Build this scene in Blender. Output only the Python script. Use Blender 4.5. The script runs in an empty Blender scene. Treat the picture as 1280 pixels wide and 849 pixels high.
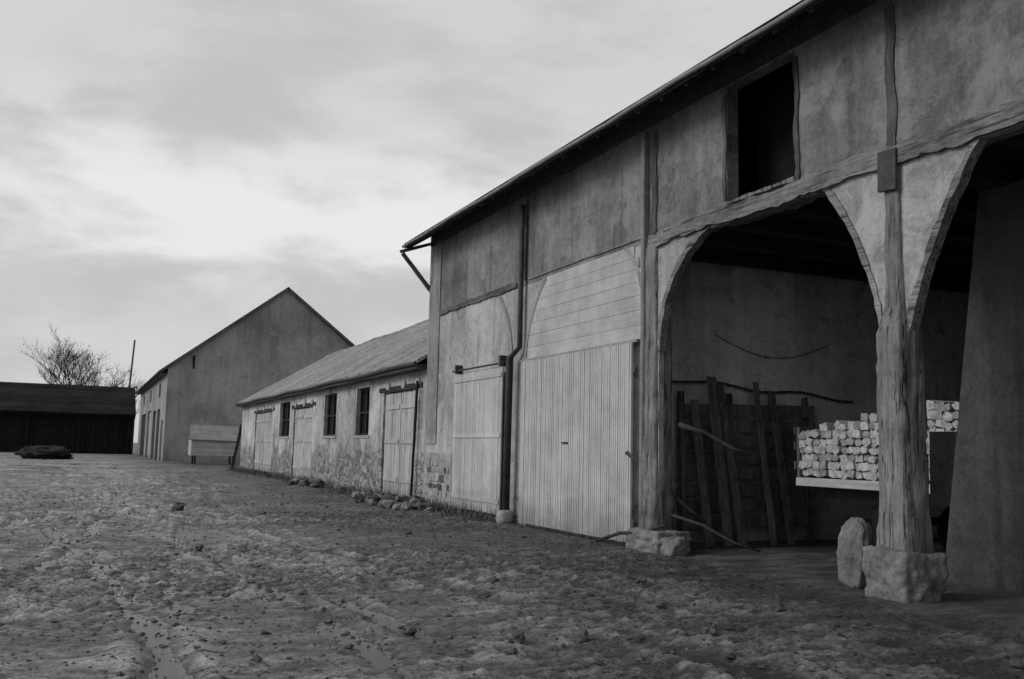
import bpy, bmesh, math, random
import numpy as np
from mathutils import Matrix, Vector, noise, geometry
random.seed(7)
sc=bpy.context.scene
col=sc.collection
sc.view_settings.view_transform='Standard'; sc.view_settings.look='None'; sc.view_settings.exposure=0

# ------------------------------------------------------------------ materials
class NT:
    def __init__(s,name):
        s.m=bpy.data.materials.new(name); s.m.use_nodes=True
        s.t=s.m.node_tree; s.b=s.t.nodes['Principled BSDF']
        s.pos=s.t.nodes.new('ShaderNodeNewGeometry').outputs['Position']
    def node(s,t): return s.t.nodes.new(t)
    def set(s,sock,v):
        if hasattr(v,'links') or hasattr(v,'is_output'): s.t.links.new(v,sock)
        else: sock.default_value=v
    def vec(s,v,sc3):
        n=s.node('ShaderNodeVectorMath'); n.operation='MULTIPLY'; s.set(n.inputs[0],v); n.inputs[1].default_value=sc3
        return n.outputs[0]
    def noise(s,scale,detail=6,rough=.6,v=None,dist=0):
        n=s.node('ShaderNodeTexNoise'); s.set(n.inputs['Vector'],v or s.pos)
        n.inputs['Scale'].default_value=scale; n.inputs['Detail'].default_value=detail
        n.inputs['Roughness'].default_value=rough; n.inputs['Distortion'].default_value=dist
        return n.outputs['Fac']
    def m_(s,op,a,b=0.0):
        n=s.node('ShaderNodeMath'); n.operation=op; s.set(n.inputs[0],a); s.set(n.inputs[1],b)
        return n.outputs[0]
    def mr(s,v,a,b,c=0,d=1):
        n=s.node('ShaderNodeMapRange'); s.set(n.inputs[0],v)
        for i,q in enumerate((a,b,c,d)): n.inputs[i+1].default_value=q
        return n.outputs[0]
    def mix(s,f,a,b):
        n=s.node('ShaderNodeMix'); s.set(n.inputs[0],f); s.set(n.inputs[2],a); s.set(n.inputs[3],b)
        return n.outputs[0]
    def sep(s,v=None):
        n=s.node('ShaderNodeSeparateXYZ'); s.set(n.inputs[0],v or s.pos); return n.outputs
    def comb(s,x,y,z):
        n=s.node('ShaderNodeCombineXYZ'); s.set(n.inputs[0],x); s.set(n.inputs[1],y); s.set(n.inputs[2],z); return n.outputs[0]
    def attr(s):
        n=s.node('ShaderNodeAttribute'); n.attribute_name='tone'; return n.outputs['Fac']
    def bump(s,h,strength=.5,dist=.02):
        n=s.node('ShaderNodeBump'); s.set(n.inputs['Height'],h); n.inputs['Strength'].default_value=strength
        n.inputs['Distance'].default_value=dist; s.t.links.new(n.outputs[0],s.b.inputs['Normal'])
    def out(s,c,rough=.9,spec=.25):
        s.t.links.new(c,s.b.inputs['Base Color']); s.set(s.b.inputs['Roughness'],rough)
        s.b.inputs['Specular IOR Level'].default_value=spec
        return s.m

def plaster(name,a,b,patch=None,rub=None,rubv=(.16,.38),bump=.6,damp=.35,sc1=.7,con=1.0,peel=None,pitm=.65):
    n=NT(name)
    n1=n.noise(sc1,10,.72,dist=.3); n2=n.noise(4.5,8,.75); n3=n.noise(2.0,6,.65,v=n.vec(n.pos,(1,1,.09)))
    n4=n.noise(.23,3,.5)
    f=n.m_('ADD',n.m_('MULTIPLY',n1,.45),n.m_('ADD',n.m_('MULTIPLY',n2,.25),n.m_('MULTIPLY',n3,.30)))
    c=n.mix(n.mr(f,.5-.08/con,.5+.08/con),a,b)
    c=n.m_('MULTIPLY',c,n.mr(n4,.35,.65,.78,1.2))
    fine=n.noise(22,6,.85)
    c=n.m_('MULTIPLY',c,n.mr(fine,.32,.68,.72,1.28))
    c=n.m_('MULTIPLY',c,n.mr(n.noise(7,6,.75),.32,.42,pitm,1))
    c=n.m_('MULTIPLY',c,n.mr(n.noise(4.5,5,.6,v=n.vec(n.pos,(1,1,.05))),.33,.47,.76,1))
    h=n.m_('ADD',n.m_('MULTIPLY',n2,.8),n.m_('MULTIPLY',fine,.55))
    if patch:
        pm=n.mr(n.noise(.9,9,.72,dist=.5),.54,.62)
        c=n.mix(n.m_('MULTIPLY',pm,.55),c,patch)
        h=n.m_('ADD',h,n.m_('MULTIPLY',pm,.2))
    if peel:
        pe=n.mr(n.noise(1.4,9,.7,dist=.3,v=n.vec(n.pos,(1.3,1,1.2))),.37,.43,1,0)
        c=n.mix(n.m_('MULTIPLY',pe,.55),c,peel); h=n.m_('SUBTRACT',h,n.m_('MULTIPLY',pe,.3))
    z=n.sep()[2]
    if damp:
        dm=n.mr(n.m_('ADD',z,n.m_('MULTIPLY',n2,1.2)),.55,1.5,damp,1)
        c=n.m_('MULTIPLY',c,dm)
    if rub:
        wv=n.node('ShaderNodeVectorMath'); wv.operation='ADD'; n.set(wv.inputs[0],n.vec(n.pos,(1,1,1.5)))
        nn=n.node('ShaderNodeTexNoise'); n.set(nn.inputs['Vector'],n.pos); nn.inputs['Scale'].default_value=5; 
        n.set(wv.inputs[1],n.vec(nn.outputs['Color'],(.25,.25,.25)))
        v=n.node('ShaderNodeTexVoronoi'); n.set(v.inputs['Vector'],wv.outputs[0]); v.inputs['Scale'].default_value=3.4
        v2=n.node('ShaderNodeTexVoronoi'); v2.feature='DISTANCE_TO_EDGE'; n.set(v2.inputs['Vector'],wv.outputs[0]); v2.inputs['Scale'].default_value=3.4
        joint=n.mr(v2.outputs['Distance'],.01,.13)
        sp=n.node('ShaderNodeSeparateColor'); n.set(sp.inputs[0],v.outputs['Color'])
        stone=n.m_('MULTIPLY',n.mr(sp.outputs[0],0,1,rubv[0],rubv[1]),n.mr(n2,.35,.65,.6,1.4))
        rc=n.mix(joint,n.m_('MULTIPLY',c,.75),stone)
        mask=n.mr(n.m_('ADD',z,n.m_('MULTIPLY',n.m_('SUBTRACT',n.noise(.9,8,.72),.5),3.0)),rub-.15,rub+.15)
        c=n.mix(mask,rc,c)
        h=n.mix(mask,n.m_('ADD',h,n.m_('MULTIPLY',joint,1.0)),h)
    n.bump(h,bump,.035)
    return n.out(c,.93,.15)

def wood(name,a,b,axis='z',rough=.85,bump=.6,sc=1.0,crack=.4,grain=.42):
    n=NT(name)
    s={'z':(14,14,.9),'y':(14,.9,14),'x':(.9,14,14)}[axis]
    s2={'z':(26,26,.7),'y':(26,.7,26),'x':(.7,26,26)}[axis]
    g=n.noise(1.0*sc,8,.7,v=n.vec(n.pos,s)); l=n.noise(1.3,8,.72); fi=n.noise(3.5*sc,5,.65,v=n.vec(n.pos,s))
    f=n.m_('ADD',n.m_('MULTIPLY',g,grain),n.m_('ADD',n.m_('MULTIPLY',l,.78-grain),n.m_('MULTIPLY',fi,.22)))
    c=n.mix(n.mr(f,.42,.58),a,b)
    c=n.m_('MULTIPLY',c,n.mr(n.noise(30,4,.8),.3,.7,.84,1.16))
    ck=n.mr(n.noise(.9,5,.6,v=n.vec(n.pos,s2)),.59,.65,1,crack)
    c=n.m_('MULTIPLY',n.m_('MULTIPLY',c,n.attr()),ck)
    z=n.sep()[2]; c=n.m_('MULTIPLY',c,n.mr(n.m_('ADD',z,n.m_('MULTIPLY',l,.8)),.45,1.1,.6,1))
    n.bump(n.m_('ADD',n.m_('ADD',g,n.m_('MULTIPLY',fi,.6)),n.m_('MULTIPLY',ck,.6)),bump,.025)
    return n.out(c,rough,.2)

def plain(name,a,b,scale=3,rough=.8,bump=.3,spec=.3,metal=0):
    n=NT(name)
    f=n.noise(scale,8,.7); f2=n.noise(scale*9,5,.7)
    c=n.mix(n.mr(n.m_('ADD',n.m_('MULTIPLY',f,.6),n.m_('MULTIPLY',f2,.4)),.4,.6),a,b)
    c=n.m_('MULTIPLY',c,n.mr(n.attr(),0,2,0,2))
    n.bump(n.m_('ADD',f,n.m_('MULTIPLY',f2,.5)),bump,.03)
    n.b.inputs['Metallic'].default_value=metal
    return n.out(c,rough,spec)

def tiles(name,a,b,course=.12,width=.22,slope=.65,spec=.3):
    n=NT(name); s=n.sep()
    d=n.m_('MULTIPLY',s[2],1/math.sin(math.atan(slope)))
    br=n.node('ShaderNodeTexBrick'); n.set(br.inputs['Vector'],n.comb(s[1],d,0.0))
    br.inputs['Color1'].default_value=(.7,.7,.7,1); br.inputs['Color2'].default_value=(1.25,1.25,1.25,1); br.inputs['Mortar'].default_value=(.45,.45,.45,1)
    br.inputs['Scale'].default_value=1; br.inputs['Mortar Size'].default_value=.012; br.inputs['Brick Width'].default_value=width; br.inputs['Row Height'].default_value=course
    n1=n.noise(.5,8,.7); n2=n.noise(4,6,.75); n3=n.noise(1.2,5,.6,v=n.vec(n.pos,(.15,2.5,.15)))
    c=n.mix(n.mr(n.m_('ADD',n.m_('MULTIPLY',n1,.4),n.m_('ADD',n.m_('MULTIPLY',n2,.25),n.m_('MULTIPLY',n3,.35))),.42,.58),a,b)
    bw=n.node('ShaderNodeRGBToBW'); n.set(bw.inputs[0],br.outputs['Color'])
    c=n.m_('MULTIPLY',c,bw.outputs[0])
    saw=n.m_('FRACT',n.m_('DIVIDE',d,course))
    n.bump(n.m_('ADD',n.m_('MULTIPLY',saw,-.6),n.m_('MULTIPLY',n2,.5)),.7,.03)
    return n.out(c,.85,spec)

M={}
M['plaster_up']=plaster('dark_rough_render',.12,.27,patch=.32,damp=0,bump=.9,con=.95,peel=.12)
M['plaster_lo']=plaster('pale_lime_plaster',.26,.46,patch=.52,rub=.6,damp=.55,bump=.8,peel=.2)
M['plaster_low']=plaster('weathered_wall_plaster',.24,.52,patch=.6,rub=1.25,damp=.6,bump=1.0,con=1.1,peel=.17,rubv=(.12,.38))
M['plaster_gable']=plaster('gable_render',.20,.31,patch=.35,rub=None,damp=.75,sc1=.35,peel=.18)
M['plaster_in']=plaster('inner_wall_plaster',.40,.74,patch=.75,damp=.6,peel=.3,con=.9)
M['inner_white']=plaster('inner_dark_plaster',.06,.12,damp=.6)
M['corner_lime']=plaster('corner_lime',.20,.36,damp=0)
M['beam']=wood('old_oak_beam',.04,.15,'y')
M['beam_pale']=wood('grey_weathered_beam',.06,.26,'y',crack=.3)
M['brace']=wood('pale_brace_timber',.2,.38,'z')
M['post']=wood('weathered_oak_post',.07,.27,'z',bump=1.0,sc=.8,crack=.22)
M['post_dark']=wood('dark_oak_post',.03,.11,'z')
M['door']=wood('pale_door_planks',.35,.47,'z',crack=.85,bump=.2,grain=.15)
M['door_h']=wood('pale_cladding_boards',.32,.44,'y',crack=.9,bump=.15,grain=.1)
M['door_far']=wood('grey_door_planks',.26,.48,'z',crack=.6)
M['dark_wood']=wood('dark_shed_wood',.02,.05,'z')
M['plank']=wood('rough_plank_wood',.05,.15,'z')
M['rafter']=wood('shaded_rafter_wood',.04,.10,'x')  # dark timber tone carries the shadow under the eave
M['metal']=plain('dark_iron',.02,.06,6,.6,.2)
M['zinc']=plain('dull_zinc',.14,.25,4,.6,.15)
M['black']=plain('dark_void_fill',.008,.02,3,.9,.1,.1)  # near-black standing in for shade inside openings; also on dark parts
M['stone']=plain('field_stone',.10,.26,5,.9,1,.15)
M['stone_pale']=plain('limestone_block',.20,.40,4,.9,1,.15)
M['clod']=plain('mud_clod',.04,.11,6,.8,.9,.3)
M['tile']=tiles('weathered_roof_tiles',.14,.33)
M['tile_dark']=tiles('old_dark_roof_tiles',.012,.03,.3,.4,spec=.03)
M['tyre']=plain('tyre_rubber',.008,.02,8,.9,.2,.1)
M['logend']=plain('split_birch_wood',.20,.56,12,.85,.5,.15)
M['bark']=plain('bare_tree_bark',.02,.05,8,.9,.3,.1)
M['leaf']=plain('sparse_dark_foliage',.02,.05,2,.9,.1,.1)
M['weed']=plain('dry_weed_stalks',.05,.15,2,.9,.1,.1)
M['heap']=plain('dark_manure_straw',.015,.05,4,.95,.8,.05)
M['white_board']=wood('whitewashed_boards',.28,.44,'x',crack=.7)
M['bed_edge']=wood('pale_trailer_rail',.3,.45,'y',crack=.7)

# ------------------------------------------------------------------ geometry helpers
class MB:
    def __init__(s): s.v=[]; s.f=[]; s.t=[]
    def add(s,vs,fs,tone=None):
        o=len(s.v); s.v+=[tuple(v) for v in vs]; s.f+=[tuple(i+o for i in f) for f in fs]
        tone=random.uniform(.85,1.12) if tone is None else tone
        s.t+=[tone]*len(vs)
    def box(s,x0,x1,y0,y1,z0,z1,tone=None,j=0):
        r=lambda: random.uniform(-j,j)
        vs=[(x+r(),y+r(),z+r()) for x in (x0,x1) for y in (y0,y1) for z in (z0,z1)]
        s.add(vs,[(0,1,3,2),(4,6,7,5),(0,4,5,1),(2,3,7,6),(0,2,6,4),(1,5,7,3)],tone)
    def beam(s,p0,p1,w,h,seg=6,jit=.0,up=(0,0,1),taper=1,tone=None,bow=0):
        p0=Vector(p0);p1=Vector(p1);d=(p1-p0).normalized();u=Vector(up)
        if abs(d.dot(u))>.95: u=Vector((1,0,0))
        a=d.cross(u).normalized();b=a.cross(d).normalized()
        vs=[];fs=[]
        for i in range(seg+1):
            t=i/seg;c=p0.lerp(p1,t)+b*bow*math.sin(math.pi*t);k=1+(taper-1)*t
            for sa,sb in ((-1,-1),(1,-1),(1,1),(-1,1)):
                vs.append(c+a*sa*(w/2*k+random.uniform(-jit,jit))+b*sb*(h/2*k+random.uniform(-jit,jit)))
            if i:
                o=(i-1)*4
                for q in range(4): fs.append((o+q,o+(q+1)%4,o+4+(q+1)%4,o+4+q))
        fs.append((3,2,1,0)); o=seg*4; fs.append((o,o+1,o+2,o+3))
        s.add(vs,fs,tone)
    def tube(s,pts,rads,n=8,tone=1,cap=True):
        vs=[];fs=[]
        pts=[Vector(p) for p in pts]
        if not hasattr(rads,'__len__'): rads=[rads]*len(pts)
        for i,p in enumerate(pts):
            d=(pts[min(i+1,len(pts)-1)]-pts[max(i-1,0)]).normalized()
            u=Vector((0,0,1)) if abs(d.z)<.9 else Vector((1,0,0))
            a=d.cross(u).normalized();b=a.cross(d)
            for k in range(n):
                an=2*math.pi*k/n; vs.append(p+(a*math.cos(an)+b*math.sin(an))*rads[i])
            if i:
                o=(i-1)*n
                for q in range(n): fs.append((o+q,o+(q+1)%n,o+n+(q+1)%n,o+n+q))
        if cap: fs.append(tuple(range(n))[::-1]); fs.append(tuple(range((len(pts)-1)*n,len(pts)*n)))
        s.add(vs,fs,tone)
    def poly(s,outline,holes,x0,x1,tone=1,ax='x'):
        loops=[outline]+list(holes)
        flat=[p for l in loops for p in l]
        tri=geometry.tessellate_polygon([[Vector((p[0],p[1],0)) for p in l] for l in loops])
        P=(lambda p,d:(d,p[0],p[1])) if ax=='x' else (lambda p,d:(p[0],d,p[1]))
        N=len(flat); vs=[P(p,x0) for p in flat]+[P(p,x1) for p in flat]
        fs=[tuple(t) for t in tri]+[tuple(i+N for i in t[::-1]) for t in tri]
        o=0
        for l in loops:
            n=len(l)
            for i in range(n): a=o+i;b=o+(i+1)%n; fs.append((a,b,b+N,a+N))
            o+=n
        s.add(vs,fs,tone)
    def strip(s,pl,w,x0,x1,tone=None,jit=.01):
        L=[];R_=[]
        for i,p in enumerate(pl):
            a=pl[max(i-1,0)];b=pl[min(i+1,len(pl)-1)]
            d=Vector((b[0]-a[0],b[1]-a[1])).normalized();n=Vector((-d.y,d.x))
            k=w/2+random.uniform(-jit,jit)
            L.append((p[0]+n.x*k,p[1]+n.y*k));R_.append((p[0]-n.x*k,p[1]-n.y*k))
        vs=[];fs=[]
        for i in range(len(pl)):
            xx=x0+random.uniform(-jit,jit)*.5
            vs+=[(xx,*L[i]),(xx,*R_[i]),(x1,*R_[i]),(x1,*L[i])]
            if i:
                o=(i-1)*4
                for q in range(4): fs.append((o+q,o+(q+1)%4,o+4+(q+1)%4,o+4+q))
        fs.append((0,1,2,3));o=(len(pl)-1)*4;fs.append((o+3,o+2,o+1,o))
        s.add(vs,fs,tone)
    def make(s,name,mat,parent=None,bevel=0,smooth=False,loc=None,label=None,cat=None,group=None,kind=None):
        me=bpy.data.meshes.new(name)
        vs=s.v
        if loc: vs=[(v[0]-loc[0],v[1]-loc[1],v[2]-loc[2]) for v in vs]
        me.from_pydata(vs,[],s.f); me.update()
        at=me.attributes.new('tone','FLOAT','POINT'); at.data.foreach_set('value',s.t)
        bm=bmesh.new();bm.from_mesh(me);bmesh.ops.recalc_face_normals(bm,faces=bm.faces);bm.to_mesh(me);bm.free()
        me.materials.append(M[mat] if isinstance(mat,str) else mat)
        if smooth: me.polygons.foreach_set('use_smooth',[True]*len(me.polygons))
        ob=bpy.data.objects.new(name,me); col.objects.link(ob)
        if loc: ob.location=loc
        if bevel:
            b=ob.modifiers.new('bevel','BEVEL'); b.width=bevel; b.segments=2; b.limit_method='ANGLE'
        if parent:
            ob.parent=parent; ob.matrix_parent_inverse=Matrix.Translation(-Vector(parent.location))
        if label: ob['label']=label
        if cat: ob['category']=cat
        if group: ob['group']=group
        if kind: ob['kind']=kind
        return ob
def thing(name,label,category,loc=(0,0,0),group=None):
    e=bpy.data.objects.new(name,None); e.location=loc; col.objects.link(e)
    e['label']=label; e['category']=category
    if group: e['group']=group
    return e
def q(p0,c,p1,n=8):
    return [((1-t)**2*p0[0]+2*t*(1-t)*c[0]+t*t*p1[0],(1-t)**2*p0[1]+2*t*(1-t)*c[1]+t*t*p1[1]) for t in [i/n for i in range(n+1)]]
def rock(name,loc,r,mat,seed=0,sub=3,label=None,cat=None,parent=None,group=None,amp=.28,sink=.25,sq=.3,flat=False,tone=1.0):
    bm=bmesh.new(); bmesh.ops.create_icosphere(bm,subdivisions=sub,radius=1)
    for v in bm.verts:
        d=v.co.normalized()
        m=max(abs(d.x),abs(d.y),abs(d.z))
        k=1-sq+sq/m
        k*=1+amp*noise.noise(d*1.3+Vector((seed*7.1,seed,0)))+amp*.45*noise.noise(d*3.5+Vector((0,seed*3.3,seed)))+amp*.3*noise.noise(d*8+Vector((seed,0,seed*2)))
        v.co=Vector((d.x*r[0]*k,d.y*r[1]*k,d.z*r[2]*k))
    me=bpy.data.meshes.new(name); bm.to_mesh(me); bm.free()
    at=me.attributes.new('tone','FLOAT','POINT'); at.data.foreach_set('value',[tone]*len(me.vertices))
    me.materials.append(M[mat]); me.polygons.foreach_set('use_smooth',[not flat]*len(me.polygons))
    ob=bpy.data.objects.new(name,me); col.objects.link(ob)
    ob.location=(loc[0],loc[1],loc[2]+r[2]*(1-sink))
    if parent: ob.parent=parent; ob.matrix_parent_inverse=Matrix.Translation(-Vector(parent.location))
    if label: ob['label']=label
    if cat: ob['category']=cat
    if group: ob['group']=group
    return ob
def planks_v(mb,x,y0,y1,z0,z1,w,th=.03,gap=.008,jz=.01,tv=.1):
    n=max(1,round((y1-y0)/w)); w=(y1-y0)/n
    for i in range(n):
        a=y0+i*w
        mb.box(x+random.uniform(-.004,.004),x+th,a+gap/2,a+w-gap/2,z0+random.uniform(0,jz),z1-random.uniform(0,jz),random.uniform(1-tv,1+tv))

# ------------------------------------------------------------------ GROUND
def axis(parts):
    out=[]
    for a,b,n in parts: out+=list(np.linspace(a,b,n,endpoint=False))
    out.append(parts[-1][1]); return out
xs=axis([(-400,-60,8),(-60,-14,24),(-14,-5,110),(-5,8.4,390),(8.4,22,60),(22,60,16),(60,400,8)])
ys=axis([(-80,0,16),(0,3.5,20),(3.5,12,290),(12,22,220),(22,45,190),(45,90,100),(90,200,50),(200,900,12)])
nz=noise.noise
V3=Vector
TR=[(1.2,-.045,.5,.09,.0),(3.4,-.02,.8,.07,2.0),(-1.6,-.03,.6,.08,4.0),(4.9,-.11,.9,.06,1.0),(-3.0,.16,.7,.07,3.0),(.2,.02,.9,.05,5.0)]
def ruts(x,y):
    r=0
    for c0,sl_,am,fr,ph in TR:
        c=c0+sl_*y+am*math.sin(y*fr*2+ph)+.14*nz(V3((y*.8,c0,0)))+.05*nz(V3((y*3,c0,5)))
        for g in (-.72,.72):
            d=(x-c-g)/(.13+.04*nz(V3((y*1.3,g,c0))))
            if abs(d)<4:
                s_=max(0,min(1,.45+1.5*nz(V3((y*.5,c0*3,g)))))
                r+=s_*(-.042*math.exp(-d*d)+.024*math.exp(-(abs(d)-1.9)**2*2.0))
    return r
def lvl(x,y):
    return -.022-.0035*max(0,x-2)+.012*nz(V3((x*.8,y*.8,40)))
def gh(x,y):
    fl=1 if x<7.4 else max(0,1-(x-7.4)/.8)
    far=1 if y<60 else max(.2,1-(y-60)/60)
    wx=nz(V3((x*.2,y*.2,3))); 
    w=(x*.92-y*.38)+1.2*nz(V3((x*.12,y*.12,9)))
    m1=max(0,min(1,.5+1.6*nz(V3((x*.13,y*.13,5)))))
    b=abs(nz(V3((w*1.5,(x*.38+y*.92)*.2,20))))
    h=.024*nz(V3((x*.25,y*.25,0)))+.028*nz(V3((x*.9,y*.9,1)))+.06*min(b,.30)*(1.15-m1)-.010
    ch=max(0,min(1,.6+1.7*nz(V3((x*.22,y*.22,30)))))
    k1=abs(nz(V3((x*2.4+wx,y*3.6,2)))); h+=.044*ch*(min(k1,.3)-.17)
    h+=.032*nz(V3((x*4.5,y*6.5,7)))*(.2+ch)
    if y<70: h+=.034*nz(V3((x*8.5,y*11,4)))*(.3+ch)
    if y<36: h+=.026*nz(V3((x*17,y*20,6)))*(.3+ch)
    if 0<y<60 and -14<x<8.2: h+=ruts(x,y)*(1 if y<35 else (60-y)/25)
    h*=(.25+.75*fl)*far
    L_=lvl(x,y)
    if x<7 and h<L_: h=L_+(h-L_)*.05
    return h
V=[];Fc=[];WT=[]
nx=len(xs)
for y in ys:
    for x in xs:
        h=gh(x,y); V.append((x,y,h)); WT.append(max(0,min(1,(lvl(x,y)+.006-h)/.006)) if x<7 else 0.0)
for j in range(len(ys)-1):
    for i in range(nx-1):
        a=j*nx+i; Fc.append((a,a+1,a+1+nx,a+nx))
me=bpy.data.meshes.new('ground'); me.from_pydata(V,[],Fc); me.update()
me.attributes.new('tone','FLOAT','POINT').data.foreach_set('value',WT)
me.polygons.foreach_set('use_smooth',[True]*len(me.polygons))
gr=bpy.data.objects.new('ground',me); col.objects.link(gr); gr['kind']='structure'
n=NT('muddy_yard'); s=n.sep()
a1=n.noise(.35,7,.65); a2=n.noise(2.0,9,.8,v=n.vec(n.pos,(.7,1.7,1)),dist=.3); a3=n.noise(12,8,.82); a4=n.noise(45,4,.8)
c=n.mix(n.mr(n.m_('ADD',n.m_('MULTIPLY',a1,.25),n.m_('ADD',n.m_('MULTIPLY',a2,.45),n.m_('MULTIPLY',a3,.3))),.44,.56),.05,.33)
c=n.m_('MULTIPLY',c,n.mr(a4,.32,.68,.5,1.5))
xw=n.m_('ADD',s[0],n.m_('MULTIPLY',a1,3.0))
c=n.m_('MULTIPLY',c,n.mr(xw,3.0,8.5,1.15,.45))  # darker towards the barn: its shade put into the mud colour
c=n.m_('MULTIPLY',c,n.mr(s[2],-.03,.03,.6,1.35))
damp=n.mr(n.m_('ADD',n.noise(1.6,9,.78,v=n.vec(n.pos,(.6,1.6,1))),n.m_('MULTIPLY',s[2],-2.0)),.46,.56,0,1)
c=n.m_('MULTIPLY',c,n.mr(damp,0,1,1.15,.5))
wm=n.mr(n.m_('ADD',n.attr(),n.m_('MULTIPLY',n.m_('SUBTRACT',a3,.5),1.2)),.5,.65,0,1)
c=n.mix(wm,c,.04)
hb=n.m_('ADD',n.m_('MULTIPLY',a2,.8),n.m_('ADD',n.m_('MULTIPLY',a3,1.1),n.m_('MULTIPLY',a4,.35)))
n.bump(n.m_('MULTIPLY',hb,n.mr(wm,0,1,1,.06)),.9,.07)
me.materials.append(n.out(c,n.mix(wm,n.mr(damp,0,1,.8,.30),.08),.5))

# ------------------------------------------------------------------ BIG BARN
D=8.2
barn=thing('timber_framed_barn','tall half-timbered barn with arched cart bays and plank doors','barn',(8.2,13,0))
archA=[(8.15,0),(8.15,3.0)]+q((8.15,3.0),(8.35,4.0),(9.05,4.8))[1:]+[(11.5,4.8)]+q((11.5,4.8),(12.75,4.5),(12.85,3.3))[1:]+[(12.85,0)]
archB=[(2.2,0),(2.2,3.1)]+q((2.2,3.1),(2.4,4.2),(3.2,4.78))[1:]+[(6.85,4.78)]+q((6.85,4.78),(7.5,4.0),(7.85,3.0))[1:]+[(7.85,0)]
BZ=4.9
mb=MB(); mb.poly([(1.5,0)]+archB+archA+[(24.05,0),(24.05,BZ),(1.5,BZ)],[],D,D+.09)
mb.make('wall','plaster_lo',barn)
mb=MB(); mb.poly([(1.5,BZ),(24.05,BZ),(24.05,7.15),(1.5,7.15)],[[(9.62,5.08),(11.08,5.08),(11.08,6.80),(9.62,6.80)]],D+.004,D+.2)
mb.make('upper_wall','plaster_up',barn)
mb=MB(); mb.poly([(23.25,1.6),(24.08,1.6),(24.08,7.1),(23.25,7.1)],[],D-.03,D+.3)
mb.make('corner_pilaster','corner_lime',barn)
def gab(y0,y1,mat,nm):
    m=MB(); m.poly([(8.30,0),(19.2,0),(19.2,6.9),(13.5,10.55),(8.42,7.2),(8.30,7.1)],[],y0,y1,ax='y'); return m.make(nm,mat,barn)
gab(23.75,24.07,'plaster_up','gable_wall'); gab(1.5,1.85,'plaster_up','gable_wall')
mb=MB(); mb.box(19.0,19.3,1.5,24,0,6.9); mb.make('back_wall','plaster_in',barn)
mb=MB(); mb.box(8.30,19,13.95,14.25,0,4.88); mb.make('partition_wall','plaster_in',barn)
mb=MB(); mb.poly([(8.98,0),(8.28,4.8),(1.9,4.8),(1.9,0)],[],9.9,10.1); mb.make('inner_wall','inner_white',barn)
mb=MB()
for i in range(28): 
    x=8.45+i*.375; mb.box(x,x+.365,1.9,13.9,5.0,5.05)
for i in range(11): mb.beam((8.45,2.3+i*1.12,4.88),(18.9,2.3+i*1.12,4.88),.18,.2,6,.008)
mb.make('loft_floor','dark_wood',barn)
sl=.65
def rz(x): return 6.82+(x-7.5)*sl
roof=MB()
roof.poly([(7.45,rz(7.45)+.02),(13.5,rz(13.5)+.02),(19.55,rz(7.45)+.02),(19.55,rz(7.45)+.1),(13.5,rz(13.5)+.1),(7.45,rz(7.45)+.1)],[],1.2,24.2,ax='y')
ro=roof.make('roof','tile_dark',barn)
mb=MB()
for i in range(36):
    y=1.4+i*.65; x0=7.52
    mb.beam((x0,y,rz(x0)-.05),(9.2,y,rz(9.2)-.05),.09,.12,2,.004)
mb.beam((7.48,1.2,rz(7.48)-.01),(7.48,24.2,rz(7.48)-.01),.03,.08,60,.006)
mb.make('rafters','rafter',ro)
mb=MB(); mb.tube([(7.42,1.2+i*.5,6.80+.012*math.sin(i*.7)+.006*math.sin(i*2.3)) for i in range(47)],.035,8); mb.make('gutter','zinc',ro,smooth=True)
mb=MB(); mb.beam((7.36,24.0,6.58),(8.28,24.12,5.6),.09,.09,6,.005); mb.beam((7.3,24.0,6.62),(8.22,24.05,6.95),.08,.08,4,.004)
mb.make('eave_bracket','beam',barn)
mb=MB(); mb.beam((D+.02,1.5,6.98),(D+.02,24.05,6.98),.16,.28,60,.01); mb.make('wall_plate','rafter',barn)  # dark plate helps fill the shadow band below the eave
mb=MB()
pts=[(1.5+i*.1,4.91+.02*math.sin(i*.2)+.012*math.sin(i*.65)+.012*nz(V3((i*.4,0,0)))) for i in range(117)]
mb.strip(pts,.22,D-.06,D+.25,jit=.016); mb.make('main_beam','beam_pale',barn)
mb=MB(); mb.strip([(18.4+i*.1,4.97+.012*math.sin(i*.5)) for i in range(49)],.13,D-.045,D+.19,jit=.016); mb.make('main_beam','beam',barn)
mb=MB(); mb.strip([(13.4+i*.4,5.02) for i in range(12)],.035,D-.02,D+.19,jit=.006); mb.make('string_course','beam_pale',barn)
for pl,w_ in ((q((8.17,2.9),(8.36,4.0),(9.1,4.85),20),.08),(q((7.83,2.9),(7.47,4.0),(6.8,4.85),20),.08),(q((12.87,3.1),(12.78,4.4),(11.5,4.86),20),.11),(q((2.2,3.0),(2.4,4.0),(3.2,4.8),16),.1)):
    mb=MB(); mb.strip([(p[0]+.012*nz(V3((p[1]*3,w_,0))),p[1]) for p in pl],w_,D-.02,D+.11,jit=.012); mb.make('curved_brace','beam_pale',barn)
for pl in (q((17.88,3.4),(17.72,4.3),(16.95,4.92),14),q((13.28,4.0),(13.4,4.55),(13.9,4.95),14),q((19.3,4.85),(18.7,4.3),(18.55,3.5),14)):
    mb=MB(); mb.strip(pl,.09,D-.03,D+.08,jit=.008); mb.make('curved_brace','corner_lime',barn)
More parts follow.
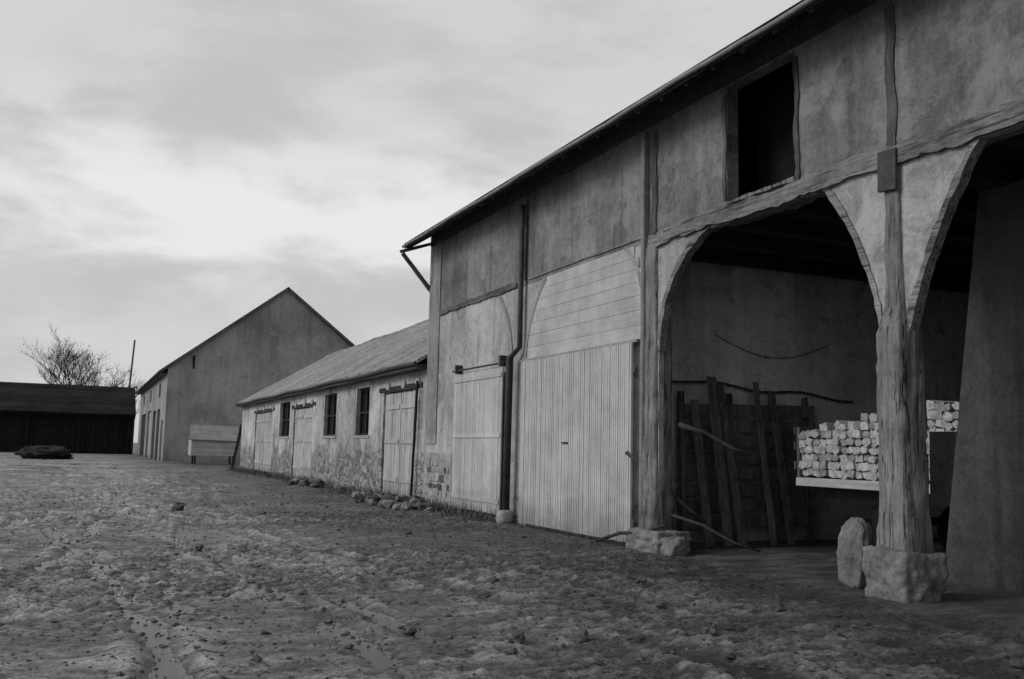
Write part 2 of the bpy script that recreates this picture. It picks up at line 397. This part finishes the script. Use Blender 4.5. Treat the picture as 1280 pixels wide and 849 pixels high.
def post(nm,yc,xc,prof,mat,seed,lean=0):
    m=MB(); vs=[];fs=[];K=48;NR=150
    zs=[prof[0][0]+(prof[-1][0]-prof[0][0])*i/(NR-1) for i in range(NR)]
    for i,z in enumerate(zs):
        r=np.interp(z,[p[0] for p in prof],[p[1] for p in prof])
        for k in range(K):
            an=2*math.pi*k/K; ca,sa=math.cos(an),math.sin(an); sq=1/max(abs(ca),abs(sa))
            g=abs(nz(V3((ca*8,sa*8,z*.6+seed))))
            rr=r*(.25+.75*min(sq,1.32))*(1+.12*nz(V3((ca*1.2,sa*1.2,z*1.6+seed)))+.10*nz(V3((ca*3,sa*3,z*3.4+seed)))+.12*min(g,.3)-.02+.05*nz(V3((ca*14,sa*14,z*9))))
            vs.append((xc+ca*rr,yc+sa*rr+lean*z,z))
        if i:
            o=(i-1)*K
            for w_ in range(K): fs.append((o+w_,o+(w_+1)%K,o+K+(w_+1)%K,o+K+w_))
    fs.append(tuple(range(K))[::-1]); fs.append(tuple(range((NR-1)*K,NR*K)))
    m.add(vs,fs,1); return m.make(nm,mat,barn,smooth=True)
post('post',7.98,8.24,[(.36,.255),(.7,.225),(.9,.21),(2,.20),(2.9,.19),(3.2,.12),(4.85,.095)],'post',1)
post('post',13.05,8.30,[(.25,.22),(1.5,.19),(4.8,.17)],'post',5)
post('post',2.0,8.30,[(.25,.26),(1.5,.22),(4.8,.2)],'post',9)
for y,w,m_ in ((7.98,.13,'post_dark'),(13.0,.15,'post_dark'),(9.58,.08,'post_dark'),(11.12,.07,'post_dark'),(17.98,.1,'post_dark'),(5.0,.14,'post_dark')):
    mb=MB(); mb.strip([(y+.015*math.sin(i*.7+y),5.02+i*.105) for i in range(17)],w,D-.018,D+.19,jit=.01); mb.make('wall_stud',m_,barn)
wf=MB(); wf.strip([(9.6+i*.19,5.06) for i in range(9)],.045,D-.05,D+.19); wf.make('loft_window_sill','post',barn)
mb=MB(); mb.box(9.0,9.04,9.3,11.4,5.06,6.95,1); mb.make('loft_shade_sheet','black',barn)  # black sheet added behind the opening as the loft's inner darkness
mb=MB(); mb.box(D-.11,D-.065,7.86,8.12,4.5,4.98,tone=1,j=.012); mb.make('iron_plate','metal',barn,bevel=.01)
rock('footing_stone',(8.22,7.98,0),(.30,.32,.31),'stone',3,sub=5,parent=barn,amp=.2,sink=.3,sq=.75)
rock('footing_stone',(8.22,12.9,0),(.30,.48,.19),'stone',8,sub=5,parent=barn,amp=.16,sink=.3,sq=.8)
rock('footing_stone',(8.12,12.32,0),(.15,.17,.15),'stone',13,sub=4,parent=barn,amp=.25,sink=.3,sq=.6)
mb=MB()
brd=[(3.34,13.32,17.78),(3.58,13.32,17.76),(3.83,13.3,17.72),(4.07,13.33,17.64),(4.3,13.38,17.5),(4.52,13.46,17.32),(4.72,13.6,17.1)]
for i,(z,a,b) in enumerate(brd):
    z1=brd[i+1][0] if i+1<len(brd) else 4.93
    mb.box(D-.020+random.uniform(-.0015,.0015),D+.02,a,b,z+.003,z1-.003,random.uniform(.97,1.03))
mb.make('cladding','door_h',barn)
dd0=None
for y0,y1 in ((13.42,15.6),(15.61,17.75)):
    mb=MB(); planks_v(mb,D-.16,y0,y1,.06,3.28,.07,.035,.012,.008,.05)
    mb.box(D-.12,D-.085,y0+.02,y1-.02,.3,.45);mb.box(D-.12,D-.085,y0+.02,y1-.02,2.8,2.95)
    dd0=mb.make('door','door',barn)
mb=MB(); mb.box(D-.185,D-.16,15.62,15.86,1.63,1.66,1); mb.make('latch','metal',dd0)
mb=MB(); mb.box(D-.13,D-.02,13.3,17.9,3.28,3.325,.9); mb.make('door_rail','brace',barn)
mb=MB(); planks_v(mb,D-.15,18.75,21.65,.12,3.25,.16,.03,.007,.02,.07)
for z in (.35,1.75,3.05): mb.box(D-.17,D-.15,18.78,21.62,z,z+.09)
d_=mb.make('door','door',barn)
mb=MB(); mb.tube([(D-.14,18.7,3.34),(D-.14,21.8,3.34)],.022,8); mb.box(D-.18,D-.02,21.5,21.58,3.27,3.48,1);mb.box(D-.18,D-.02,18.8,18.9,3.27,3.5,1)
mb.make('door_rail','metal',barn)
mb=MB(); mb.tube([(8.12,13.2,6.75)]+[(8.12,13.2+.008*math.sin(i),6.5-i*.62) for i in range(0,11)],.05,8); mb.make('drainpipe','zinc',barn,smooth=True)
mb=MB(); mb.tube([(8.08,17.95,6.6),(8.08,17.95,3.6),(8.0,18.25,3.4),(8.0,18.3,.15)],[.06,.06,.08,.085],8); mb.make('drainpipe','metal',barn,smooth=True)
rock('pipe_foot_stone',(7.98,18.3,0),(.15,.17,.15),'stone_pale',21,parent=barn,amp=.1,sink=.2,sq=.6)
mb=MB(); mb.box(D-.035,D+.01,22.0,24.09,.0,1.38,1,j=.008); mb.make('masonry_plinth','stone_pale',barn,bevel=.012)
mb=MB(); z=.06
for r_ in range(6):
    y=22.08+.14*(r_%2)+random.uniform(0,.08); h=random.uniform(.17,.23)
    while y<23.8:
        w_=random.uniform(.16,.42); y2=min(y+w_,24.0)
        dark=(r_ in (2,3,4)) and random.random()<.45
        mb.box(D-.05,D-.0,y+.03,y2-.03,z+.025,z+h-.02,random.uniform(.22,.4) if dark else random.uniform(.8,1.15),j=.022)
        y=y2
    z+=h
mb.make('plinth_stones','stone_pale',barn,bevel=.012)

# ------------------------------------------------------------------ LOW STABLE RANGE
st=thing('stable_building','long low stable with pale slate roof and plank doors','stable',(8.25,40,0))
X=8.25
wins=[(29.9,31.5),(34.3,36.2),(42.9,45.3)]
doors=[(25.1,28.3,3.12),(38.2,42.0,3.05),(47.2,52.3,3.1)]
holes=[[(a,1.85),(b,1.85),(b,3.4),(a,3.4)] for a,b in wins]
out=[(24.1,0)]
for a,b,h in doors: out+=[(a,0),(a,h),(b,h),(b,0)]
out+=[(57,0),(57,3.75),(24.1,3.75)]
mb=MB(); mb.poly(out,holes,X,X+.4); mb.make('wall','plaster_low',st)
mb=MB(); mb.poly([(8.65,0),(17.3,0),(17.3,3.75),(12.9,6.5),(8.25,3.75),(8.65,3.75)],[],56.7,57.0,ax='y'); mb.make('gable_wall','plaster_low',st)
mb=MB(); mb.box(17,17.3,24.1,56.7,0,3.75); mb.make('back_wall','plaster_low',st)
s2=.6
mb=MB(); e=7.9; zr=3.72+(12.9-e)*s2
N=34
vs=[];fs=[]
prof=[(e,3.72),(10.4,3.72+2.5*s2),(12.9,zr),(15.3,3.72+2.4*s2),(17.7,3.72),(17.7,3.82),(15.3,3.82+2.4*s2),(12.9,zr+.1),(10.4,3.82+2.5*s2),(e,3.82)]
for i in range(N+1):
    y=24.12+(57.35-24.12)*i/N
    for k,(x,z) in enumerate(prof):
        sag=-.06*math.sin(math.pi*((y*.13)%1))*(1 if 0<k%9 else .3)+.025*nz(V3((x*.7,y*.6,0)))
        vs.append((x,y,z+sag))
    if i:
        o=(i-1)*10
        for w_ in range(10): fs.append((o+w_,o+(w_+1)%10,o+10+(w_+1)%10,o+10+w_))
fs.append(tuple(range(10))); fs.append(tuple(range(N*10,N*10+10)))
mb.add(vs,fs,1); r2=mb.make('roof','tile',st)
mb=MB(); mb.tube([(12.9,24.12+i*.45,zr+.07+.01*math.sin(i*1.7)-.06*math.sin(math.pi*(((24.12+i*.45)*.13)%1))) for i in range(74)],.09,8); mb.make('ridge_tiles','tile',r2,smooth=True)
mb=MB(); mb.tube([(7.86,24.12+i*1.1,3.70+.02*math.sin(i*.9)) for i in range(31)],.06,8); mb.box(7.9,8.24,24.15,57.2,3.58,3.69,1); mb.make('gutter','metal',r2)
for a,b in wins:
    mb=MB(); mb.box(X+.2,X+.24,a,b,1.85,3.4,1); w=mb.make('window','black',st)
    mb=MB(); 
    for y in (a+.05,(a+b)/2,b-.05): mb.box(X+.12,X+.19,y-.04,y+.04,1.87,3.38)
    for z in (1.89,2.6,3.36): mb.box(X+.13,X+.185,a+.02,b-.02,z-.03,z+.03)
    mb.make('frame','dark_wood',w)
    mb=MB(); mb.box(X-.03,X+.1,a-.1,b+.1,1.76,1.845,j=.01); mb.make('sill','stone_pale',w)
for a,b,h in doors:
    mb=MB(); m_=(a+b)/2
    planks_v(mb,X+.06,a+.04,m_-.02,.12,h-.03,.2,.04,.012,.03); planks_v(mb,X+.06,m_+.02,b-.04,.12,h-.03,.2,.04,.012,.03)
    for z in (.5,1.6,2.6): mb.box(X+.03,X+.058,a+.1,m_-.1,z,z+.12);mb.box(X+.03,X+.058,m_+.1,b-.1,z,z+.12)
    dd=mb.make('door','door_far',st)
    mb=MB(); mb.box(X-.03,X+.2,a-.5,b+.4,h+.01,h+.14,j=.012); mb.make('lintel','dark_wood',st)
    for k in range(3):
        yy=a-.3+(b-a+.5)*(k+.3*random.random())/2.6
        pl=[(yy+random.uniform(.12,.28)*math.cos(t*.7),h+.16+random.uniform(.07,.16)*math.sin(t*.7)) for t in range(9)]
        mb=MB(); mb.poly(pl,[],X-.045,X-.032); mb.make('plaster_patch','white_board',st)

# ------------------------------------------------------------------ FAR GABLED BARN
fb=thing('gabled_barn','large rendered barn with steep plain gable end','barn',(14.35,78,0))
mb=MB(); mb.poly([(5.55,0),(23.1,0),(23.1,7.15),(14.35,14.0),(5.55,7.15)],[],78,78.4,ax='y'); mb.make('gable_wall','plaster_gable',fb)
mb=MB(); out=[(78.4,0)]
op=[(80,82.4,3.2),(84,87.5,4.2),(89,93,4.2),(96,101,4.4),(104,112,4.3)]
for a,b,h in op: out+=[(a,0),(a,h),(b,h),(b,0)]
out+=[(117,0),(117,7.15),(78.4,7.15)]
hl=[[(a,5.2),(a+1.8,5.2),(a+1.8,6.3),(a,6.3)] for a in (85,97,108)]
mb.poly(out,hl,5.56,5.95); mb.make('wall','plaster_gable',fb)
for a,b,h in op:
    mb=MB(); planks_v(mb,5.75,a,b,.05,h,.25,.05); mb.make('door','door_far' if a in(80,96) else 'dark_wood',fb)
for h_ in hl:
    mb=MB(); mb.box(5.8,5.85,h_[0][0],h_[1][0],5.2,6.3,1); mb.make('window','black',fb)
mb=MB(); mb.box(22.7,23.1,78.4,117,0,7.15); mb.make('back_wall','plaster_gable',fb)
mb=MB(); mb.box(5.95,22.7,116.6,117,0,7.15); mb.make('end_wall','plaster_gable',fb)
mb=MB()
mb.poly([(5.0,6.85),(14.35,14.05),(23.7,6.85),(23.7,7.0),(14.35,14.22),(5.0,7.0)],[],77.8,117.3,ax='y'); rf=mb.make('roof','tile_dark',fb)
mb=MB(); mb.beam((14.3,77.75,14.02),(4.95,77.75,6.82),.05,.16,12,.01); mb.make('bargeboard','beam',rf)
mb=MB(); mb.beam((14.4,77.75,14.02),(23.7,77.75,6.84),.05,.16,12,.01); mb.make('bargeboard','beam',rf)
mb=MB(); mb.box(5.1,5.5,78.45,117,6.75,6.84,1); mb.tube([(4.98,77.8,6.88),(4.98,117.2,6.88)],.09,8); mb.make('gutter','metal',rf)
mb=MB(); mb.box(7.3,7.5,77.97,78.02,7.2,8.2,1,j=.05); mb.make('dark_notch','black',fb)  # thin dark box marking the notch below the rake

# ------------------------------------------------------------------ FAR CART SHED
sh=thing('cart_shed','long dark open-fronted cart shed with low tiled roof','shed',(-12,118,0))
mb=MB(); mb.poly([(117.2,4.35),(124,7.7),(131,4.35),(131,4.5),(124,7.9),(117.2,4.5)],[],-38,5.2)
sr=mb.make('roof','tile_dark',sh)
mb=MB(); mb.box(-38,5.2,130.2,130.5,0,4.3); mb.make('back_wall','dark_wood',sh)
mb=MB(); mb.poly([(118,4.2),(124,7.5),(130.2,4.2),(130.2,0),(118,0)],[],4.9,5.15); mb.make('gable_wall','dark_wood',sh)
mb=MB(); mb.poly([(118,4.2),(124,7.5),(130.2,4.2),(130.2,0),(118,0)],[],-37.9,-37.6); mb.make('gable_wall','dark_wood',sh)
for i in range(9):
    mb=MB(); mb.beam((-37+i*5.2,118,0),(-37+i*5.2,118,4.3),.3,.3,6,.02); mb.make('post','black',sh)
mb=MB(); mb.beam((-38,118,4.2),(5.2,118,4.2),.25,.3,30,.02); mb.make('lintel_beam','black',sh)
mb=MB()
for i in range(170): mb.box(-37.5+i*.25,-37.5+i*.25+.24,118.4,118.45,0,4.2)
mb.make('front_shade_screen','black',sh)  # black boards stand in for the shade inside the open front

# ------------------------------------------------------------------ UTILITY POLE + TREES
mb=MB(); mb.tube([(4.75,138,0),(5.0,138,7),(5.35,138,15.0)],[.17,.14,.11],8,.9)
mb.make('utility_pole','post_dark',None,smooth=True,loc=(4.75,138,0),label='thin leaning wooden utility pole behind the shed',cat='utility pole')
def tree(loc,H,W,seed,label,dens=1.0,tl=.36):
    random.seed(seed)
    e=thing('bare_tree',label,'tree',loc)
    tr=MB(); cr=MB(); lf=[]
    def br(p,d,L,r,lvl_):
        pts=[p];rs=[r];c=Vector(p);dd=Vector(d)
        for i in range(4):
            dd=(dd+Vector((random.uniform(-.25,.25),random.uniform(-.25,.25),random.uniform(-.05,.18)))).normalized()
            c=c+dd*L/4; pts.append(c.copy()); rs.append(r*(1-.17*(i+1)))
        (tr if lvl_<2 else cr).tube(pts,rs,5 if lvl_<2 else 3,1,cap=False)
        if lvl_>=5:
            if random.random()<dens: lf.append(pts[random.randint(1,4)]+Vector([random.gauss(0,.15) for _ in range(3)]))
            return
        nb={0:8,1:5,2:4,3:4,4:3}[lvl_]
        for k in range(nb):
            t=random.uniform(.35,.99); i=min(3,int(t*4)); st_=pts[i].lerp(pts[i+1],t*4-i)
            an=2*math.pi*(k+random.random())/nb if lvl_==0 else random.uniform(0,2*math.pi); sp=random.uniform(.6,1.3)*W
            nd=(dd+Vector((math.cos(an)*sp,math.sin(an)*sp,random.uniform(-.2,.3)))).normalized()
            br(st_,nd,L*random.uniform(.55,.76),max(.018,r*.5),lvl_+1)
    br(Vector(loc),(0,0,1),H*tl*1.35,.3,0)
    tr.make('trunk','bark',e,loc=loc)
    for p in lf:
        s_=random.uniform(.06,.16); a=Vector([random.gauss(0,1) for _ in range(3)]).normalized()*s_; b=Vector([random.gauss(0,1) for _ in range(3)]).normalized()*s_
        cr.add([p,p+a,p+a+b,p+b],[(0,1,2,3)],1)
    cr.make('crown','leaf',e,loc=loc)
tree((-.9,150,0),15.4,.72,13,'bare winter tree with dense twiggy crown behind the shed',.6)
tree((4.0,160,0),13.4,.6,5,'small sparse bare tree behind the shed',.1,.31)
tree((-8.5,162,0),10,.9,8,'small sparse bare tree behind the shed',.1,.31)
random.seed(11)

rock('manure_heap',(-2.7,82,0),(1.9,1.7,.6),'heap',4,sub=5,label='low dark manure heap lying in the yard',cat='manure heap',amp=.4,sink=.3,sq=.05)

# ------------------------------------------------------------------ PALE FEED BIN BY FAR GABLE
wg=thing('feed_bin','pale boarded feed bin with sloping lid by the gable','feed bin',(8.4,71,0))
x0,x1=6.75,10.0
mb=MB()
for i in range(5): mb.box(x0+.05,x1-.05,70.0,70.06,.68+i*.2,.87+i*.2)
mb.box(x0+.05,x0+.11,70.07,72,.68,1.66,1);mb.box(x1-.11,x1-.05,70.07,72,.68,1.66,1);mb.box(x0+.12,x1-.12,71.94,72,.68,1.66,1);mb.box(x0+.05,x1-.05,70.0,72,.6,.675,1)
mb.make('body','white_board',wg)
mb=MB(); vs=[(x0-.1,69.85,1.72),(x1+.1,69.85,1.66),(x1,71.0,2.68),(x0,71.0,2.76),(x0-.1,69.87,1.66),(x1+.1,69.87,1.6),(x1,71.04,2.62),(x0,71.04,2.7)]
mb.add(vs,[(0,1,2,3),(7,6,5,4),(0,4,5,1),(1,5,6,2),(2,6,7,3),(3,7,4,0)],.62); mb.make('lid','white_board',wg)
for xx in (x0+.3,x1-.4):
    for yy in (70.1,71.7):
        mb=MB(); mb.box(xx,xx+.12,yy,yy+.12,0,.6,1,j=.01); mb.make('leg','dark_wood',wg)
ld=MB(); ld.beam((7.95,57.7,0),(8.35,57.45,2.6),.07,.09,6,.004); ld.beam((7.95,58.3,0),(8.35,58.05,2.6),.07,.09,6,.004)
for i in range(8): t=(i+.7)/9; ld.tube([(7.95+.4*t,57.7-.25*t,2.6*t),(7.95+.4*t,58.3-.25*t,2.6*t)],.025,6)
ld.make('added_ladder','dark_wood',None,loc=(7.95,58,0),label='dark ladder added in the dark area at the stable corner',cat='ladder')  # ladder added to fill the dark area at the stable's end
mb=MB(); mb.beam((8.12,24.95,0),(8.17,24.85,3.3),.06,.06,8,.005,tone=.8)
mb.make('leaning_pole','dark_wood',None,loc=(8.12,24.95,0),label='thin dark pole standing against the stable wall',cat='pole')

# ------------------------------------------------------------------ TRAILER WITH FIREWOOD
tl=thing('flatbed_trailer','flatbed farm trailer parked in the arched bay','trailer',(11.2,10.5,0))
mb=MB(); mb.box(10.2,12.5,8.3,12.05,1.04,1.17,1,j=.004); mb.make('bed','bed_edge',tl,bevel=.01)
mb=MB(); 
for x in (10.7,11.9): mb.box(x,x+.12,8.35,12.0,.86,1.03)
mb.box(10.3,12.4,10.9,11.0,.5,.62); mb.make('chassis','metal',tl)
for xx in (10.6,12.1):
    y=10.7
    mb=MB(); vs=[];
    prof=[(.0,.28),(.02,.38),(.06,.42),(.16,.42),(.22,.38),(.24,.28)]
    K=24
    for px_,r in prof:
        for k in range(K): an=2*math.pi*k/K; vs.append((xx+px_,y+r*math.cos(an),.42+r*math.sin(an)))
    fs=[(i*K+k,i*K+(k+1)%K,(i+1)*K+(k+1)%K,(i+1)*K+k) for i in range(5) for k in range(K)]
    fs+=[tuple(range(K)),tuple(range(5*K,6*K))]
    mb.add(vs,fs,1); w=mb.make('wheel','tyre',tl,smooth=False)
    mb=MB(); mb.tube([(xx-.02,y,.42),(xx+.1,y,.42)],.12,14,1); mb.make('rim','black',w)
mb=MB(); mb.box(10.12,10.17,8.32,9.35,.9,1.86,1,j=.006); mb.make('dark_cover_board','black',tl)  # black board added to darken the recess below the logs
mb=MB(); 
mb.box(10.25,10.33,12.0,12.07,1.175,1.95);mb.box(12.3,12.38,12.0,12.07,1.175,1.95)
for z in (1.3,1.6,1.84): mb.box(10.22,12.4,12.075,12.1,z,z+.12)
mb.make('headboard','plank',tl)
lm=[]
for k in range(18):
    m=MB(); nn=random.choice([4,4,5,5,6]); vs=[]
    base=[]; sc_=random.uniform(.9,1.08)
    for i in range(nn):
        an=2*math.pi*(i+.5)/nn+random.uniform(-.15,.15); r={4:.088,5:.078,6:.075}[nn]*random.uniform(.86,1.12)*sc_
        base.append((math.cos(an)*r*1.18,math.sin(an)*r*.9))
    for x in (0,.5,1.0):
        for a,b in base: vs.append((x,a+random.uniform(-.006,.006),b+random.uniform(-.006,.006)))
    fs=[(j*nn+i,j*nn+(i+1)%nn,(j+1)*nn+(i+1)%nn,(j+1)*nn+i) for j in range(2) for i in range(nn)]+[tuple(range(nn)),tuple(range(2*nn,3*nn))]
    m.add(vs,fs,random.uniform(.55,1.15)); o=m.make('firewood_log','logend'); lm.append(o.data); bpy.data.objects.remove(o)
y=11.93; cnt=0; row=0
while y>8.4:
    top=1.90+(11.9-y)*.13+random.uniform(-.08,.06)
    z=1.235+random.uniform(-.0,.03)
    while z<top:
        o=bpy.data.objects.new('firewood_log',random.choice(lm)); col.objects.link(o); cnt+=1
        o.location=(10.25+random.uniform(-.035,.035),y+random.uniform(-.018,.018),z+random.uniform(-.006,.006))
        o.rotation_euler=(random.choice((0,math.pi))+random.uniform(-.3,.3),0,random.uniform(-.03,.03))
        o['label']='split pale firewood log stacked on the trailer'; o['category']='log'; o['group']='firewood stacked on the trailer'
        z+=random.uniform(.110,.124)
    y-=.146

mb=MB()
for i,z in enumerate((.35,.62,.89,1.16,1.43,1.70,1.97,2.24)): mb.beam((9.15,13.75,z),(11.9,13.55,z+.05),.03,.2,5,.006)
for x in (9.2,10.2,11.1,11.85): mb.beam((x,13.6,0),(x,13.78-.02*x*.2,2.55),.07,.09,5,.004)
mb.make('wooden_hurdle','plank',None,loc=(10.5,13.6,0),label='dark slatted wooden hurdle leaning on the inner wall',cat='hurdle')
for i,(x,y,h,w,t) in enumerate(((9.6,13.2,2.8,.17,.05),(9.85,13.15,2.7,.13,-.03),(10.55,13.25,2.75,.1,.02),(10.95,13.3,2.6,.12,-.03),(9.3,13.3,2.4,.14,.0))):
    mb=MB(); mb.beam((x,y-.25,.02),(x+t,13.5,h),w,.04,8,.004,up=(0,1,0))
    mb.make('plank','plank',None,loc=(x,y-.25,0),label='tall weathered plank leaning against the hurdle',cat='plank',group='planks leaning in the bay')
for a,b,r,lb in (((8.0,13.5,1.5),(8.9,12.6,.45),.035,'weathered pole propped across the barn post'),
               ((8.5,12.75,1.95),(9.5,12.2,1.5),.04,'short timber arm jutting from the barn post'),
               ((7.75,14.0,.05),(8.1,12.5,.42),.03,'bent branch lying over the footing stones'),
               ((8.4,12.8,.55),(9.4,11.9,.06),.025,'thin pole lying at the bay entrance')):
    mb=MB(); a=Vector(a);b=Vector(b); mb.tube([a,a.lerp(b,.35)+Vector((0,0,.04)),a.lerp(b,.7)+Vector((0,0,-.03)),b],[r,r*.95,r*.85,r*.7],7,.6)
    mb.make('wooden_pole','plank',None,smooth=True,loc=tuple(a),label=lb,cat='pole')
mb=MB(); mb.tube([(10.0+i*.22,13.9,3.6-.35*math.sin(math.pi*i/12)) for i in range(13)],.008,5)
mb.make('hanging_rope','plank',None,loc=(10,13.9,3.5),label='thin rope slung along the inner plaster wall',cat='rope')
mb=MB(); mb.tube([(8.6+i*.3,13.88,2.78-.015*i-.04*math.sin(i)) for i in range(16)],.022,5)
mb.make('wall_rail','post_dark',None,loc=(8.7,13.88,2.6),label='thin dark rail fixed along the inner plaster wall',cat='rail')
gs=rock('guard_stone',(8.3,8.78,0),(.17,.19,.42),'stone',2,sub=5,label='rounded pale guard stone leaning beside the post',cat='guard stone',amp=.12,sink=.1,sq=.35)
gs.rotation_euler=(.10,0,.3)

# ------------------------------------------------------------------ RUBBLE, STONES, CLODS, WEEDS
def pile(cx,cy,rx,ry,n,s0,s1,grp,lab):
    for i in range(n):
        t=random.random()**.7; an=random.uniform(0,6.28); x=cx+rx*t*math.cos(an); y=cy+ry*t*math.sin(an)
        x=min(x,8.05); r=random.uniform(s0,s1)*random.uniform(.6,1)
        o=rock('rubble_stone',(x,y,max(0,(1-t)*.25)*random.random()),(r,r*random.uniform(.7,1.3),r*random.uniform(.5,.9)),random.choice(['stone','stone','clod']),i+cx,2,lab,'stone',group=grp,amp=.55,sq=.5,flat=True)
        o.rotation_euler=(random.uniform(-.5,.5),random.uniform(-.5,.5),random.uniform(0,3))
pile(7.5,24.6,.7,3.0,60,.06,.2,'rubble beside the stable','rough rubble stone heaped at the stable wall')
pile(7.7,36.0,.5,2.0,22,.08,.26,'rubble beside the stable','rough rubble stone heaped at the stable wall')
for (x,y,r) in ((2.0,22.5,.12),(3.6,21.2,.07),(2.55,7.75,.05),(3.2,7.0,.045),(3.75,7.0,.06),(4.3,10.1,.05),(1.6,14.5,.05),(5.2,8.1,.05),(5.9,9.6,.05),(4.9,6.9,.05),(6.2,7.6,.06)):
    o=rock('clod',(x,y,gh(x,y)),(r,r*1.3,r*.8),'clod',x*3,2,'dark clod of earth lying on the muddy yard','clod',group='clods lying in the yard',amp=.7,sq=.4,flat=True,sink=.3)
mb=MB()
for i in range(22000):
    y=3.6+30*random.random()**1.8; x=random.uniform(-8,7.9); r=random.uniform(.006,.018)
    rr_=random.random()
    if rr_<.10: r*=1.9
    elif rr_<.12: r*=3
    z=gh(x,y)
    vs=[(x+r*random.uniform(.6,1.4)*a,y+r*random.uniform(.6,1.4)*b,z+r*.6*c_+r*.2) for a,b,c_ in ((1,0,0),(0,1,0),(-1,0,0),(0,-1,0),(random.uniform(-.4,.4),random.uniform(-.4,.4),1),(0,0,-1))]
    mb.add(vs,[(0,1,4),(1,2,4),(2,3,4),(3,0,4),(1,0,5),(2,1,5),(3,2,5),(0,3,5)],random.uniform(.4,1.7)*(1.15-.07*max(0,x)))
mb.make('gravel','clod',None,kind='stuff',label='scattered small clods and grit over the mud',cat='gravel')
mb=MB()
for i in range(5200):
    y=random.uniform(22.5,56) if random.random()<.8 else random.uniform(18.4,24)
    dens=.6+.5*nz(V3((0,y*.5,0)))*2
    if random.random()>dens: continue
    x=8.15-abs(random.gauss(0,.35)); h=random.uniform(.08,.36); a=random.uniform(0,6.28); l=h*random.uniform(.2,.8)
    w_=.014; z=gh(x,y)-.01
    tip=(x+l*math.cos(a),y+l*math.sin(a),z+h)
    mb.add([(x-w_*math.sin(a),y+w_*math.cos(a),z),(x+w_*math.sin(a),y-w_*math.cos(a),z),tip],[(0,1,2)],random.uniform(.6,1.4))
mb.make('weeds','weed',None,kind='stuff',label='dry weeds along the foot of the stable',cat='weeds')

# ------------------------------------------------------------------ WORLD, SUN, CAMERA
sd=Vector((-.84,.10,.50)).normalized()
el=math.asin(sd.z); az=math.atan2(sd.x,sd.y)
w=bpy.data.worlds.new('World'); sc.world=w; w.use_nodes=True; nt=w.node_tree
bg=nt.nodes['Background']; L=nt.links.new
sky=nt.nodes.new('ShaderNodeTexSky'); sky.sky_type='NISHITA'; sky.sun_disc=False; sky.sun_elevation=el; sky.sun_rotation=az; sky.dust_density=4
bw=nt.nodes.new('ShaderNodeRGBToBW'); L(sky.outputs[0],bw.inputs[0])
tc=nt.nodes.new('ShaderNodeTexCoord'); sp=nt.nodes.new('ShaderNodeSeparateXYZ'); L(tc.outputs['Generated'],sp.inputs[0])
def mt(op,a,b):
    m=nt.nodes.new('ShaderNodeMath'); m.operation=op
    for i,v in enumerate((a,b)):
        if isinstance(v,(int,float)): m.inputs[i].default_value=v
        else: L(v,m.inputs[i])
    return m.outputs[0]
def mrr(v,a,b,c,d):
    m=nt.nodes.new('ShaderNodeMapRange'); L(v,m.inputs[0])
    for i,q_ in enumerate((a,b,c,d)): m.inputs[i+1].default_value=q_
    m.interpolation_type='SMOOTHSTEP'; return m.outputs[0]
def wn(scale,det,rough,seed,zs=2.6):
    n_=nt.nodes.new('ShaderNodeTexNoise'); n_.noise_dimensions='3D'
    v=nt.nodes.new('ShaderNodeVectorMath'); v.operation='MULTIPLY_ADD'; L(tc.outputs['Generated'],v.inputs[0]); v.inputs[1].default_value=(1,1,zs); v.inputs[2].default_value=(seed,seed*.7,seed)
    L(v.outputs[0],n_.inputs['Vector']); n_.inputs['Scale'].default_value=scale; n_.inputs['Detail'].default_value=det; n_.inputs['Roughness'].default_value=rough; n_.inputs['Distortion'].default_value=.3
    return n_.outputs['Fac']
c1=wn(2.0,6,.5,5.0); c2=wn(5.5,8,.55,8.0)
cl=mt('ADD',mt('MULTIPLY',c1,.6),mt('MULTIPLY',c2,.4))
cloud=mrr(cl,.43,.57,0,1)
band=mt('MULTIPLY',mrr(sp.outputs[2],.12,.19,0,1),mrr(sp.outputs[2],.24,.36,1,0))
val=mt('ADD',mt('ADD',mt('MULTIPLY',cloud,1.1),5.8),mt('MULTIPLY',mt('MULTIPLY',band,cloud),2.0))
mixn=nt.nodes.new('ShaderNodeMix'); mixn.inputs[0].default_value=.90; L(bw.outputs[0],mixn.inputs[2]); L(val,mixn.inputs[3])
L(mixn.outputs[0],bg.inputs['Color']); bg.inputs['Strength'].default_value=.1
sun=bpy.data.lights.new('sun','SUN'); sun.energy=1.5; sun.angle=math.radians(25); sun.color=(1,.99,.975)
so=bpy.data.objects.new('sun',sun); so.rotation_euler=sd.to_track_quat('Z','Y').to_euler(); col.objects.link(so)

cam=bpy.data.cameras.new('camera'); co=bpy.data.objects.new('camera',cam); col.objects.link(co)
R=Matrix.Rotation(-math.radians(23.77),3,'Z')@Matrix.Rotation(math.pi/2+math.radians(6.54),3,'X')@Matrix.Rotation(math.radians(1.3),3,'Z')
co.matrix_world=Matrix.Translation((0,0,1.5))@R.to_4x4()
cam.sensor_width=36; cam.lens=33.75; cam.clip_end=3000; cam.clip_start=.05
sc.camera=co
